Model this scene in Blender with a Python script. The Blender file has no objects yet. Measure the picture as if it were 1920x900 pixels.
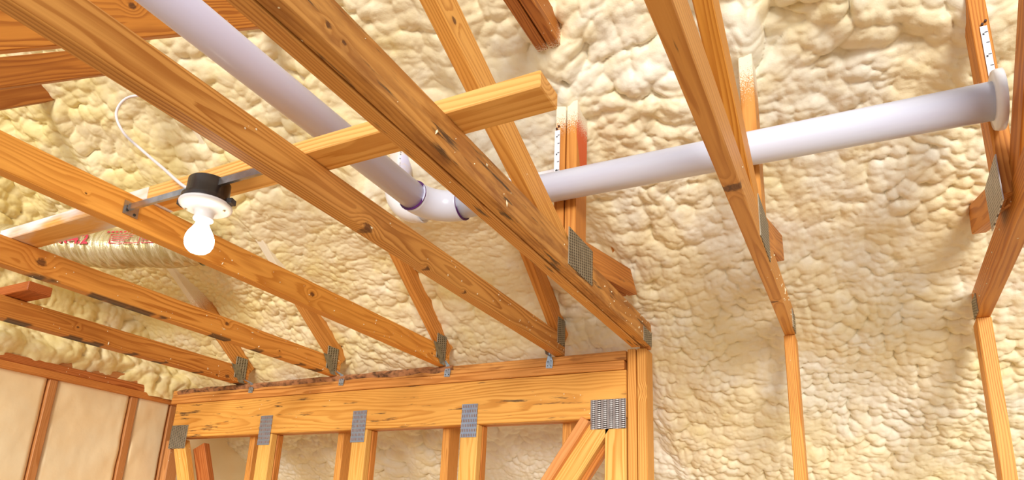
import bpy, bmesh, math, random
import numpy as np
from mathutils import Vector, Matrix

random.seed(7)
SC = bpy.context.scene
COL = SC.collection
S = 0.7531                      # metres per layout unit (truss spacing 0.61 m)
EYE = 1.65                      # eye height above the subfloor

def U(x, y, z):                 # layout units (eye = origin) -> world metres
    return Vector((x * S, y * S, z * S + EYE))

# ------------------------------------------------------------------ camera
def look(yaw, pitch, roll):
    fwd = Vector((math.sin(yaw) * math.cos(pitch), math.cos(yaw) * math.cos(pitch), math.sin(pitch)))
    right = Vector((math.cos(yaw), -math.sin(yaw), 0))
    up = right.cross(fwd)
    r2 = right * math.cos(roll) + up * math.sin(roll)
    u2 = -right * math.sin(roll) + up * math.cos(roll)
    return Matrix(((r2.x, u2.x, -fwd.x), (r2.y, u2.y, -fwd.y), (r2.z, u2.z, -fwd.z)))

cd = bpy.data.cameras.new('camera')
cam = bpy.data.objects.new('camera', cd)
COL.objects.link(cam)
cam.matrix_world = Matrix.Translation((0, 0, EYE)) @ look(math.radians(-27.81), math.radians(16.39), math.radians(2.5)).to_4x4()
cd.sensor_fit = 'HORIZONTAL'
cd.sensor_width = 36.0
cd.lens = 24.0
cd.shift_y = 190.0 / 1920.0
cd.clip_start = 0.02
SC.camera = cam

# ------------------------------------------------------------------ daylight and exposure
w = bpy.data.worlds.new('World')
SC.world = w
w.use_nodes = True
bg = w.node_tree.nodes['Background']
bg.inputs[0].default_value = (0.93, 0.96, 1.0, 1)
bg.inputs[1].default_value = 0.76

sd = bpy.data.lights.new('daylight_sun', 'SUN')
sd.energy = 2.7
sd.angle = math.radians(20)
sd.color = (1.0, 0.97, 0.92)
sun = bpy.data.objects.new('daylight_sun', sd)
COL.objects.link(sun)
sun.rotation_euler = Vector((-0.34, 0.90, -0.13)).to_track_quat('-Z', 'Y').to_euler()

vs = SC.view_settings
vs.view_transform = 'Standard'
vs.look = 'None'
vs.gamma = 1.0
vs.use_curve_mapping = False
vs.exposure = 0.20

# ------------------------------------------------------------------ node helpers
class NT:
    def __init__(s, name):
        s.m = bpy.data.materials.new(name)
        s.m.use_nodes = True
        s.t = s.m.node_tree
        s.b = s.t.nodes['Principled BSDF']
    def put(s, sock, v):
        if isinstance(v, bpy.types.NodeSocket):
            s.t.links.new(v, sock)
        elif v is not None:
            if hasattr(sock.default_value, '__len__') and not hasattr(v, '__len__'):
                v = [v] * len(sock.default_value)
            if hasattr(v, '__len__') and len(v) == 3 and len(sock.default_value) == 4:
                v = (*v, 1)
            sock.default_value = v
    def math(s, op, a, b=None, c=None, clamp=False):
        n = s.t.nodes.new('ShaderNodeMath'); n.operation = op; n.use_clamp = clamp
        for i, v in enumerate((a, b, c)):
            if v is not None: s.put(n.inputs[i], v)
        return n.outputs[0]
    def vec(s, op, a, b=None):
        n = s.t.nodes.new('ShaderNodeVectorMath'); n.operation = op
        s.put(n.inputs[0], a)
        if b is not None: s.put(n.inputs[1], b)
        return n.outputs[1] if op in ('LENGTH', 'DISTANCE') else n.outputs[0]
    def co(s, kind='Object'):
        return s.t.nodes.new('ShaderNodeTexCoord').outputs[kind]
    def sep(s, v):
        n = s.t.nodes.new('ShaderNodeSeparateXYZ'); s.put(n.inputs[0], v); return n.outputs
    def comb(s, x, y, z):
        n = s.t.nodes.new('ShaderNodeCombineXYZ')
        for i, v in enumerate((x, y, z)): s.put(n.inputs[i], v)
        return n.outputs[0]
    def noise(s, v, scale, detail=3.0, rough=0.55):
        n = s.t.nodes.new('ShaderNodeTexNoise'); s.put(n.inputs['Vector'], v)
        n.inputs['Scale'].default_value = scale; n.inputs['Detail'].default_value = detail
        n.inputs['Roughness'].default_value = rough
        return n.outputs[0]
    def voro(s, v, scale, feature='F1'):
        n = s.t.nodes.new('ShaderNodeTexVoronoi'); n.feature = feature; s.put(n.inputs['Vector'], v)
        n.inputs['Scale'].default_value = scale
        return n.outputs
    def map(s, v, a, b, c=0.0, d=1.0, smooth=True):
        n = s.t.nodes.new('ShaderNodeMapRange'); n.interpolation_type = 'SMOOTHSTEP' if smooth else 'LINEAR'
        s.put(n.inputs[0], v)
        for i, q in enumerate((a, b, c, d)): s.put(n.inputs[i + 1], q)
        return n.outputs[0]
    def mix(s, f, a, b):
        n = s.t.nodes.new('ShaderNodeMix'); n.data_type = 'RGBA'
        s.put(n.inputs[0], f); s.put(n.inputs[6], a); s.put(n.inputs[7], b)
        return n.outputs[2]
    def bump(s, h, strength, dist):
        n = s.t.nodes.new('ShaderNodeBump'); s.put(n.inputs['Height'], h)
        n.inputs['Strength'].default_value = strength; n.inputs['Distance'].default_value = dist
        s.t.links.new(n.outputs[0], s.b.inputs['Normal'])
    def done(s, col=None, rough=None, metal=None, spec=None):
        if col is not None: s.put(s.b.inputs['Base Color'], col)
        if rough is not None: s.put(s.b.inputs['Roughness'], rough)
        if metal is not None: s.b.inputs['Metallic'].default_value = metal
        if spec is not None: s.b.inputs['Specular IOR Level'].default_value = spec
        return s.m

def plain(name, col, rough=0.5, metal=0.0, var=0.06, scale=30):
    t = NT(name)
    n = t.noise(t.co(), scale)
    c2 = tuple(max(0, c * (1 - 4 * var)) for c in col)
    return t.done(t.mix(t.map(n, 0.35, 0.75), col, c2), rough, metal)

FOAM_WHITE = (0.88, 0.80, 0.62)

def wood(name, light=(0.68, 0.33, 0.095), dark=(0.40, 0.14, 0.026), ring=(0.012, -0.055), freq=150.0,
         knots=(), stain=0.0, stain_col=(0.03, 0.022, 0.02), brown=0.0, edge=0.0, over=None, white=0.0, specks=0.4, red=None):
    """flat-sawn pine: growth rings cut by the board's own faces; local X runs along the board"""
    light = (min(0.88, light[0] * 1.10), light[1] * 1.06, light[2] * 0.86)
    dark = (dark[0] * 1.10, dark[1] * 1.04, dark[2] * 0.7)
    t = NT(name)
    co = t.co()
    rnd = t.t.nodes.new('ShaderNodeObjectInfo').outputs['Random']
    shift = t.comb(t.math('MULTIPLY', rnd, 37.0), t.math('MULTIPLY', rnd, 11.0), t.math('MULTIPLY', rnd, 5.0))
    cs = t.vec('ADD', co, shift)
    x, y, z = t.sep(co)
    lo1 = t.noise(t.vec('MULTIPLY', cs, (0.8, 6, 6)), 1.0, 2.0)
    lo2 = t.noise(t.vec('MULTIPLY', cs, (1.5, 8, 8)), 1.0, 2.0)
    yy = t.math('ADD', t.math('ADD', y, ring[0]), t.math('MULTIPLY', t.math('SUBTRACT', lo1, 0.5), 0.085))
    zz = t.math('ADD', t.math('ADD', z, ring[1]), t.math('MULTIPLY', t.math('SUBTRACT', lo2, 0.5), 0.055))
    d = t.math('SQRT', t.math('ADD', t.math('MULTIPLY', yy, yy), t.math('MULTIPLY', zz, zz)))
    kmask = None
    for (kx, ky, kz, r) in knots:
        dv = t.vec('MULTIPLY', t.vec('SUBTRACT', co, (kx, ky, kz)), (0.75, 1.0, 0.35))
        dk = t.vec('LENGTH', dv)
        d = t.math('ADD', d, t.math('MULTIPLY', t.map(dk, 0.0, r * 4.0, 1.0, 0.0), r * 1.3))
        dkn = t.math('ADD', dk, t.math('MULTIPLY', t.math('SUBTRACT', t.noise(cs, 130.0, 3.0), 0.5), r * 1.1))
        km = t.map(dkn, r * 0.55, r * 1.15, 1.0, 0.0)
        kmask = km if kmask is None else t.math('MAXIMUM', kmask, km)
    fine = t.noise(t.vec('MULTIPLY', cs, (5, 160, 160)), 1.0, 2.0)
    ph = t.math('ADD', t.math('MULTIPLY', d, freq), t.math('MULTIPLY', fine, 0.35))
    saw = t.math('FRACT', ph)
    late = t.math('MULTIPLY', t.map(saw, 0.25, 0.85), t.map(saw, 0.88, 1.0, 1.0, 0.0))
    patch = t.noise(t.vec('MULTIPLY', cs, (2.2, 6, 6)), 1.0, 3.0)
    f = t.math('MULTIPLY', late, t.map(patch, 0.3, 0.7, 0.5, 1.0), clamp=True)
    col = t.mix(f, light, dark)
    tone = t.math('ADD', t.math('MULTIPLY', t.noise(t.vec('MULTIPLY', cs, (1.1, 4, 4)), 1.0, 3.0), 0.7), t.math('MULTIPLY', fine, 0.3))
    col = t.mix(t.map(tone, 0.36, 0.66, 0.0, 0.42), col, dark)
    if brown:
        bm_ = t.noise(t.vec('MULTIPLY', cs, (7, 30, 30)), 1.0, 4.0)
        col = t.mix(t.map(bm_, 0.60 - 0.2 * brown, 0.74, 0.0, 0.75), col, (0.24, 0.075, 0.015))
    if stain:
        st = t.noise(t.vec('MULTIPLY', cs, (5, 42, 42)), 1.0, 4.0, 0.65)
        col = t.mix(t.map(st, 0.70 - 0.2 * stain, 0.78 - 0.15 * stain, 0.0, 0.85), col, stain_col)
    if edge:
        st = t.noise(t.vec('MULTIPLY', cs, (9, 3, 3)), 1.0, 1.5)
        lowm = t.map(y, -0.042, -0.034, 1.0, 0.0)
        zm = t.map(z, -0.016, 0.016, 0.95, 0.8)
        col = t.mix(t.math('MULTIPLY', t.math('MULTIPLY', t.map(st, 0.50, 0.56), lowm), zm), col, stain_col)
    if kmask is not None:
        kr = t.math('FRACT', t.math('MULTIPLY', d, 330.0))
        col = t.mix(t.math('MULTIPLY', kmask, 0.85), col, t.mix(kr, (0.15, 0.045, 0.012), (0.05, 0.016, 0.006)))
    if red:
        rm = t.map(x, red[0], red[1])
        tri = t.map(t.math('ADD', t.math('MULTIPLY', t.math('SUBTRACT', x, red[0]), 0.32), t.math('MULTIPLY', y, -1.0)), 0.006, 0.012)
        col = t.mix(t.math('MULTIPLY', t.math('MULTIPLY', rm, tri), t.map(z, 0.0165, 0.0178)), col, (0.70, 0.12, 0.03))
    if white:
        wn = t.noise(t.vec('MULTIPLY', cs, (2.5, 8, 8)), 1.0, 4.0)
        col = t.mix(t.map(wn, 0.56 - 0.2 * white, 0.68 - 0.1 * white), col, (0.80, 0.76, 0.74))
    if over:
        sp = t.noise(co, 420.0, 2.0)
        g = t.map(x, over[0], over[1], -0.35, 1.25, smooth=False)
        g2 = t.math('ADD', g, t.math('MULTIPLY', t.math('SUBTRACT', sp, 0.5), 2.0))
        col = t.mix(t.map(g2, 0.3, 0.7), col, FOAM_WHITE)
    if specks:
        vo = t.voro(cs, 42.0)[0]
        sn = t.noise(cs, 5.0, 1.0)
        col = t.mix(t.math('MULTIPLY', t.map(vo, 0.06, 0.12, 1.0, 0.0), t.map(sn, 0.66 - 0.12 * specks, 0.70 - 0.12 * specks)), col, (0.9, 0.82, 0.6))
    t.bump(t.math('ADD', fine, t.math('MULTIPLY', late, 0.5)), 0.25, 0.0008)
    return t.done(col, 0.52, spec=0.3)

# ------------------------------------------------------------------ object helpers
def link(name, me, mat, parent=None, mtx=None):
    o = bpy.data.objects.new(name, me)
    COL.objects.link(o)
    if mat is not None:
        me.materials.clear(); me.materials.append(mat)
    M = mtx or Matrix.Identity(4)
    if parent is not None:
        o.parent = parent
        base = Matrix.Identity(4)
        p = parent
        chain = []
        while p is not None:
            chain.append(p); p = p.parent
        for q in reversed(chain): base = base @ q.matrix_basis
        o.matrix_basis = base.inverted() @ M
    else:
        o.matrix_basis = M
    return o

def tag(o, label=None, cat=None, group=None, kind=None):
    if label: o['label'] = label
    if cat: o['category'] = cat
    if group: o['group'] = group
    if kind: o['kind'] = kind
    return o

def thing(name, loc, label=None, cat=None, group=None, kind=None):
    e = bpy.data.objects.new(name, None)
    COL.objects.link(e)
    e.empty_display_size = 0.1
    e.matrix_basis = Matrix.Translation(loc)
    return tag(e, label, cat, group, kind)

def mesh(name, verts, faces, smooth=False):
    me = bpy.data.meshes.new(name)
    me.from_pydata([tuple(v) for v in verts], [], faces)
    if smooth:
        me.polygons.foreach_set('use_smooth', [True] * len(me.polygons))
    me.update()
    return me

def recalc(me):
    bm = bmesh.new(); bm.from_mesh(me)
    bmesh.ops.recalc_face_normals(bm, faces=bm.faces); bm.to_mesh(me); bm.free()
    return me

def boxmesh(name, x0, x1, y0, y1, z0, z1, bev=0.0025, cut0=0.0, cut1=0.0):
    """chamfered box; cut0/cut1 slant the two ends (shift of the upper edge along x)"""
    bm = bmesh.new()
    vs_ = []
    for x, c in ((x0, cut0), (x1, cut1)):
        for y in (y0, y1):
            for z in (z0, z1):
                vs_.append(bm.verts.new((x + (c if y == y1 else 0), y, z)))
    for f in ((0, 1, 3, 2), (4, 6, 7, 5), (0, 4, 5, 1), (2, 3, 7, 6), (0, 2, 6, 4), (1, 5, 7, 3)):
        bm.faces.new([vs_[i] for i in f])
    bmesh.ops.recalc_face_normals(bm, faces=bm.faces)
    if bev:
        bmesh.ops.bevel(bm, geom=list(bm.edges), offset=bev, segments=1, affect='EDGES', profile=0.5)
    me = bpy.data.meshes.new(name)
    bm.to_mesh(me); bm.free()
    return me

W4 = 0.118      # 3.5 in in layout units
T2 = 0.0506     # 1.5 in

def board(name, parent, p0, p1, width, thick, side, mat, cut0=0.0, cut1=0.0, bev=0.0025):
    """timber from p0 to p1 (centre line, layout units); 'side' is the direction of its thickness"""
    a, b = U(*p0), U(*p1)
    X = (b - a); L = X.length; X.normalize()
    Z = Vector(side).normalized()
    Y = Z.cross(X).normalized()
    Z = X.cross(Y)
    M = Matrix((( X.x, Y.x, Z.x, a.x), (X.y, Y.y, Z.y, a.y), (X.z, Y.z, Z.z, a.z), (0, 0, 0, 1)))
    h, t = width * S / 2, thick * S / 2
    me = boxmesh(name, 0, L, -h, h, -t, t, bev, cut0 * S, cut1 * S)
    return link(name, me, mat, parent, M)

def tube(name, pts, r, mat, parent=None, seg=24, rad=None, cap=True):
    P = [Vector(p) for p in pts]
    n = len(P)
    verts, faces = [], []
    t_prev = (P[1] - P[0]).normalized()
    ref = Vector((0, 0, 1)) if abs(t_prev.z) < 0.9 else Vector((1, 0, 0))
    u = t_prev.cross(ref).normalized()
    for i in range(n):
        tg = (P[min(i + 1, n - 1)] - P[max(i - 1, 0)]).normalized()
        u = (u - tg * u.dot(tg)).normalized()
        v = tg.cross(u)
        rr = rad[i] if rad else r
        for k in range(seg):
            a = 2 * math.pi * k / seg
            verts.append(P[i] + u * (rr * math.cos(a)) + v * (rr * math.sin(a)))
    for i in range(n - 1):
        for k in range(seg):
            k2 = (k + 1) % seg
            faces.append((i * seg + k, i * seg + k2, (i + 1) * seg + k2, (i + 1) * seg + k))
    if cap:
        faces.append(tuple(range(seg)))
        faces.append(tuple((n - 1) * seg + k for k in range(seg)))
    me = mesh(name, verts, faces, True)
    for p in me.polygons:
        if len(p.vertices) > 4: p.use_smooth = False
    recalc(me)
    return link(name, me, mat, parent)

def lathe(name, prof, centre, mat, parent=None, seg=40, smooth=True):
    c = Vector(centre)
    verts, faces = [], []
    for (r, z) in prof:
        for k in range(seg):
            a = 2 * math.pi * k / seg
            verts.append((c.x + r * math.cos(a), c.y + r * math.sin(a), c.z + z))
    for i in range(len(prof) - 1):
        for k in range(seg):
            k2 = (k + 1) % seg
            faces.append((i * seg + k, i * seg + k2, (i + 1) * seg + k2, (i + 1) * seg + k))
    faces.append(tuple(range(seg)))
    faces.append(tuple((len(prof) - 1) * seg + k for k in range(seg)))
    me = mesh(name, verts, faces, smooth)
    recalc(me)
    return link(name, me, mat, parent)

def prism(name, pts, normal, thick, mat, parent=None):
    """flat polygon (world points) given a thickness along its normal"""
    n = Vector(normal).normalized() * thick
    P = [Vector(p) for p in pts]
    k = len(P)
    verts = P + [p + n for p in P]
    faces = [tuple(range(k)), tuple(range(2 * k - 1, k - 1, -1))]
    faces += [(i, (i + 1) % k, (i + 1) % k + k, i + k) for i in range(k)]
    me = recalc(mesh(name, verts, faces))
    return link(name, me, mat, parent)

# ------------------------------------------------------------------ foam relief (numpy)
def hsh(i, j, s):
    h = (i.astype(np.int64) * 374761393 + j.astype(np.int64) * 668265263 + s * 1274126177) & 0x7fffffff
    h = ((h ^ (h >> 13)) * 1103515245 + 12345) & 0x7fffffff
    h = ((h ^ (h >> 15)) * 747796405) & 0x7fffffff
    return ((h >> 5) & 0xffff) / 65535.0

def vnoise(u, v, s):
    i, j = np.floor(u).astype(np.int64), np.floor(v).astype(np.int64)
    fu, fv = u - i, v - j
    fu = fu * fu * fu * (fu * (fu * 6 - 15) + 10); fv = fv * fv * fv * (fv * (fv * 6 - 15) + 10)
    return (hsh(i, j, s) * (1 - fu) + hsh(i + 1, j, s) * fu) * (1 - fv) + (hsh(i, j + 1, s) * (1 - fu) + hsh(i + 1, j + 1, s) * fu) * fv

def fbm(u, v, s, o=3):
    r = 0; a = 0.5
    for k in range(o):
        r = r + a * vnoise(u * 2 ** k, v * 2 ** k, s + k); a *= 0.5
    return r / (1 - 0.5 ** o)

def bulbs(u, v, s, k=26.0):
    """rounded lobes packed edge to edge with soft creases: 1 on a crown, about 0 in a crease"""
    i, j = np.floor(u).astype(np.int64), np.floor(v).astype(np.int64)
    acc = 0
    for di in (-1, 0, 1):
        for dj in (-1, 0, 1):
            ci, cj = i + di, j + dj
            px = ci + 0.5 + 0.8 * (hsh(ci, cj, s) - 0.5)
            py = cj + 0.5 + 0.8 * (hsh(ci, cj, s + 9) - 0.5)
            wgt = 0.55 * (hsh(ci, cj, s + 17) - 0.5)
            acc = acc + np.exp(-k * ((u - px) ** 2 + (v - py) ** 2 - 0.35 * wgt))
    d2 = -np.log(acc + 1e-12) / k
    return np.sqrt(np.clip(1.0 - d2 / 0.62, 0.0, 1.25))

def relief(u, v, seed, big=1.0, fine=1.0, k=1.0):
    """height in metres over a surface whose coordinates u, v are in metres"""
    wu = u + 0.055 * (fbm(u * 6, v * 6, seed + 50, 2) - 0.5) + 0.004 * (vnoise(u * 40, v * 40, seed + 55) - 0.5)
    wv = v + 0.055 * (fbm(u * 6 + 31, v * 6 + 11, seed + 60, 2) - 0.5) + 0.004 * (vnoise(u * 40 + 9, v * 40, seed + 65) - 0.5)
    h = 0.050 * (fbm(u * 2.2, v * 2.2, seed + 1, 2) - 0.5)
    m1 = 0.35 + 1.0 * np.clip((fbm(u * 3, v * 3, seed + 70, 2) - 0.32) / 0.36, 0, 1)
    m2 = 0.45 + 0.9 * np.clip((fbm(u * 4 + 5, v * 4, seed + 80, 2) - 0.3) / 0.4, 0, 1)
    h = h + 0.036 * k * big * m1 * bulbs(wu / (0.13 * k), wv / (0.115 * k), seed + 2)
    h = h + 0.030 * k * fine * m2 * bulbs(wu / (0.058 * k), wv / (0.052 * k), seed + 3)
    h = h + 0.0065 * k * fine * bulbs(wu / (0.026 * k), wv / (0.023 * k), seed + 4)
    return h

def gridmesh(name, P):
    nv, nu = P.shape[:2]
    me = bpy.data.meshes.new(name)
    me.vertices.add(nu * nv)
    me.vertices.foreach_set('co', P.reshape(-1).astype(np.float32))
    idx = np.arange(nu * nv).reshape(nv, nu)
    q = np.stack((idx[:-1, :-1], idx[:-1, 1:], idx[1:, 1:], idx[1:, :-1]), -1).reshape(-1)
    nf = (nu - 1) * (nv - 1)
    me.loops.add(nf * 4)
    me.loops.foreach_set('vertex_index', q.astype(np.int32))
    me.polygons.add(nf)
    me.polygons.foreach_set('loop_start', np.arange(0, nf * 4, 4, dtype=np.int32))
    me.polygons.foreach_set('use_smooth', np.ones(nf, dtype=bool))
    me.update(calc_edges=True)
    return me

def foam_mat(name, yellow_bias=0.0, x_yellow=None):
    t = NT(name)
    co = t.co()
    x, y, z = t.sep(co)
    n1 = t.noise(co, 3.2, 3.0)
    n2 = t.noise(co, 11.0, 3.0)
    f = t.math('ADD', t.math('MULTIPLY', n1, 0.65), t.math('MULTIPLY', n2, 0.35))
    if x_yellow:
        f = t.math('ADD', f, t.map(x, x_yellow[0], x_yellow[1], x_yellow[2], 0.0))  # yellower leftward: older foam, plus some of the bulb's warmth put into the colour
    if x_yellow: f = t.math('ADD', f, t.math('MULTIPLY', t.map(y, 2.5, 2.85, 0.0, -0.20), t.map(x, -0.85, -0.70, 1.0, 0.0)))
    f = t.math('ADD', f, yellow_bias)
    col = t.mix(t.map(f, 0.36, 0.56), (0.89, 0.84, 0.69), (0.87, 0.76, 0.50))
    col = t.mix(t.map(f, 0.54, 0.80), col, (0.86, 0.72, 0.34))
    t.bump(t.math('ADD', t.noise(co, 260.0, 3.0), t.math('MULTIPLY', t.noise(co, 70.0, 3.0), 2.0)), 0.22, 0.003)
    t.b.inputs['Subsurface Weight'].default_value = 0.0
    return t.done(col, 0.42, spec=0.35)

# ================================================================== THE SETTING
M_FOAM = foam_mat('spray_foam', 0.0, (-2.9, -0.5, 0.19))
M_FOAM_G = foam_mat('spray_foam_gable', 0.20)  # extra yellow: light bounced between foam faces, put into the gable's colour
RAFT_X = (-3.95, -3.085, -2.24, -1.47)
SLOPE = 0.76

def raft_z(y):
    return 1.11 + SLOPE * (3.30 - y)

def build_roof():
    nu, nv = 1120, 900
    x = np.linspace(-5.0, 1.75, nu); y = np.linspace(0.55, 4.95, nv)
    X, Y = np.meshgrid(x, y)
    k = np.clip((Y - 2.45) / 0.65, 0, 1); k = k * k * (3 - 2 * k)
    left = np.clip((-1.0 - X) / 0.12, 0, 1)
    off = left * (-0.015 + 0.125 * k) + (1 - left) * (0.03 + 0.02 * np.clip((Y - 3.2) / 0.1, 0, 1))
    for rx in RAFT_X:                                     # foam rides up over the rafters
        off = off - 0.035 * np.exp(-((X - rx) / 0.06) ** 2) * (1 - k)
    for rx in (-1.0, -0.27, 0.49):
        off = off - 0.055 * np.exp(-((X - rx) / 0.10) ** 2 - ((Y - 2.25) / 0.25) ** 2)
    Z = raft_z(Y) + off
    u = X * S; v = Y * S * math.hypot(1, SLOPE)
    big = 0.75 + 0.5 * (1 - left) * np.clip((3.6 - Y) / 1.5, 0.1, 1) + 0.6 * left * np.clip((Y - 2.9) / 0.4, 0, 1)
    fine = 0.8 + 0.25 * (1 - left)
    near = np.clip((2.75 - Y + 0.5 * (fbm(u * 2, v * 2, 91, 2) - 0.5)) / 0.5, 0, 1)
    h = near * relief(u, v, 11, big, fine, 1.05) + (1 - near) * relief(u, v, 23, big, fine, 0.60)
    amp = 0.78 + 0.22 * np.maximum(1 - left, np.clip((Y - 3.4) / 0.3, 0, 1))
    h = h * amp - 0.035
    n = np.array([0, -SLOPE, -1.0]); n /= np.linalg.norm(n)
    dn = np.array([0, 1.0, -SLOPE]); dn /= np.linalg.norm(dn)
    P = np.stack((X * S, Y * S, Z * S + EYE), -1)
    P += h[..., None] * (n + 0.15 * dn)
    return gridmesh('ceiling', P)

ceil = tag(link('ceiling', build_roof(), M_FOAM), 'lumpy cream spray foam over the sloping roof underside', kind='structure')

def build_gable():
    nu, nv = 560, 270
    y = np.linspace(0.4, 4.95, nu); z = np.linspace(0.93, 3.1, nv)
    Y, Z = np.meshgrid(y, z)
    h = relief(Y * S, Z * S, 77, 1.0, 1.0) * 0.9
    low = np.exp(-((Z - 1.10) / 0.07) ** 2)
    lump = bulbs(Y * S / 0.17, Z * S / 0.12, 5)
    h = h + low * (0.045 * lump)
    P = np.stack((np.full_like(Y, -4.78 * S) + h, Y * S, Z * S + EYE), -1)
    return gridmesh('wall_gable', P)

tag(link('wall_gable', build_gable(), M_FOAM_G), 'foamed gable above the left wall plates, tinted yellow for bounced light', kind='structure')

M_FLOOR = plain('subfloor', (0.66, 0.50, 0.32), 0.7, scale=4)
fl = link('floor', boxmesh('floor', -7, 6, -7, 6, -0.02, 0.0, 0), M_FLOOR)
tag(fl, 'bare plywood subfloor', kind='structure')
M_FARWALL = foam_mat('foam_light_stop', 0.0)
tag(link('wall_far', boxmesh('wall_far', -4.9 * S, 1.75 * S, 4.9 * S, 5.0 * S, 0, EYE + 0.05, 0), M_FARWALL), 'unseen foamed wall added under the eave against light leaks', kind='structure')  # out of view; added to stop light leaking in below the roof's lower edge

# left wall: plates, studs and the smooth foam trimmed flush between them
PINE = wood('pine')
PINE_RED = wood('pine_reddish', (0.52, 0.18, 0.055), (0.30, 0.075, 0.018), freq=120)
PINE_DUSTY = wood('pine_foam_smeared', (0.56, 0.26, 0.11), (0.40, 0.16, 0.06))
PINE_PALE = wood('pine_pale', (0.80, 0.46, 0.17), (0.56, 0.24, 0.06), freq=120)
PINE_DARK = wood('pine_dark', (0.50, 0.19, 0.04), (0.28, 0.085, 0.016))
M_FLUSH = NT('trimmed_foam')
_n = M_FLUSH.noise(M_FLUSH.co(), 4.0, 3.0)
_c = M_FLUSH.mix(M_FLUSH.map(_n, 0.35, 0.7), (0.90, 0.71, 0.42), (0.88, 0.74, 0.48))
M_FLUSH.bump(M_FLUSH.noise(M_FLUSH.co(), 6.0, 5.0), 0.35, 0.01)
M_FLUSH = M_FLUSH.done(_c, 0.6, spec=0.2)

wl = tag(thing('wall_left', U(-4.72, 2.2, -2.19)), 'left wall with flush cream foam between brown studs', kind='structure')
LX = -4.72
stud_y = (1.36, 1.93, 2.51, 3.085, 3.41)
for i, yv in enumerate(stud_y):
    board('stud', wl, (LX - 0.05, yv, -2.19), (LX - 0.05, yv, 0.90), 0.052, 0.118, (1, 0, 0), PINE_DUSTY)
edges = (0.9,) + stud_y + (4.95,)
for a, b in zip(edges[:-1], edges[1:]):
    y0, y1 = a + 0.024, b - 0.024
    nu, nv = 40, 120
    Y, Z = np.meshgrid(np.linspace(y0, y1, nu), np.linspace(-2.18, 0.905, nv))
    h = 0.010 * fbm(Y * 6, Z * 6, 31, 3) + 0.02 * np.clip(fbm(Y * 3.2, Z * 3.2, 40, 3) - 0.62, 0, 1)
    e = np.minimum(Y - y0, y1 - Y); h = h - 0.02 * np.exp(-(e / 0.012) ** 2) - 0.006
    P = np.stack((LX * S + h, Y * S, Z * S + EYE), -1)
    link('foam_panel', gridmesh('foam_panel', P), M_FLUSH, wl)
board('top_plate', wl, (LX - 0.035, 0.5, 0.925), (LX - 0.035, 3.45, 0.925), 0.05, 0.118, (1, 0, 0), wood('plate_low', (0.66, 0.28, 0.085), (0.42, 0.14, 0.035)))
board('top_plate', wl, (LX - 0.045, 0.5, 0.977), (LX - 0.045, 3.45, 0.977), 0.05, 0.118, (1, 0, 0), PINE_RED)
board('top_plate', wl, (LX - 0.065, 0.5, 1.029), (LX - 0.065, 3.45, 1.029), 0.05, 0.118, (1, 0, 0), PINE_DUSTY)

# ================================================================== ROOF TRUSSES
def galv(name, hi, lo, slot=(0.05, 0.035, 0.025), rough=0.36, metal=0.85, px=0.0165, py=0.0085):
    t = NT(name)
    x, y, z = t.sep(t.co())
    cx = t.math('MULTIPLY', x, 1 / px)
    rx = t.math('FRACT', cx)
    ry = t.math('FRACT', t.math('ADD', t.math('MULTIPLY', y, 1 / py), t.math('MULTIPLY', t.math('FLOOR', cx), 0.5)))
    s = t.math('MULTIPLY', t.math('MULTIPLY', t.math('GREATER_THAN', rx, 0.2), t.math('LESS_THAN', rx, 0.8)), t.math('GREATER_THAN', ry, 0.5))
    n = t.noise(t.co(), 25.0)
    t.bump(t.math('SUBTRACT', t.math('SINE', t.math('MULTIPLY', cx, 6.283)), s), 0.5, 0.0015)
    return t.done(t.mix(s, t.mix(t.map(n, 0.3, 0.7), hi, lo), slot), rough, metal)
M_GALV = galv('galvanised_plate', (0.50, 0.47, 0.45), (0.38, 0.35, 0.34), px=0.0245, py=0.0080)
M_GALV_DULL = galv('dull_galvanised_plate', (0.40, 0.36, 0.27), (0.30, 0.26, 0.18), metal=0.6, rough=0.5)
M_GALV_BLUE = galv('blue_galvanised_plate', (0.42, 0.50, 0.62), (0.33, 0.42, 0.58), slot=(0.30, 0.17, 0.11), metal=0.7, px=0.021, py=0.0085)
M_TIE = plain('tie_metal', (0.50, 0.60, 0.70), 0.35, 0.75, 0.1, 60)
M_TIE_DULL = plain('tie_metal_dull', (0.30, 0.27, 0.18), 0.5, 0.4, 0.12, 60)
M_HOLE = plain('nail_hole', (0.03, 0.025, 0.02), 0.7)

def gusset(parent, corner, ax, ay, w_, h_, mat, thick=0.0015, cut=None):
    """pressed nail plate: corner (layout), axes ax/ay, size in layout units"""
    o = U(*corner)
    X = Vector(ax).normalized(); Y = Vector(ay).normalized(); Z = X.cross(Y)
    M = Matrix(((X.x, Y.x, Z.x, o.x), (X.y, Y.y, Z.y, o.y), (X.z, Y.z, Z.z, o.z), (0, 0, 0, 1)))
    me = boxmesh('gusset_plate', 0, w_ * S, 0, h_ * S, -thick, thick, 0.0004)
    return link('gusset_plate', me, mat, parent, M)

XA = (1, 0, 0)
def knots_for(y0, face, lst):
    return [((y - y0) * S, (z - 1.059) * S, face * T2 * S / 2, r) for (y, z, r) in lst]

G = 'roof trusses along the attic'
def truss(label, xl, xr, y0, y1, cmat, loc_y=3.3):
    t = thing('roof_truss', U((xl + xr) / 2, loc_y, 1.0), label, 'roof truss', G)
    xc = (xl + xr) / 2
    ch = board('bottom_chord', t, (xc, y0, 1.059), (xc, y1, 1.059), W4, xr - xl, XA, cmat)
    return t, xc

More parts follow.
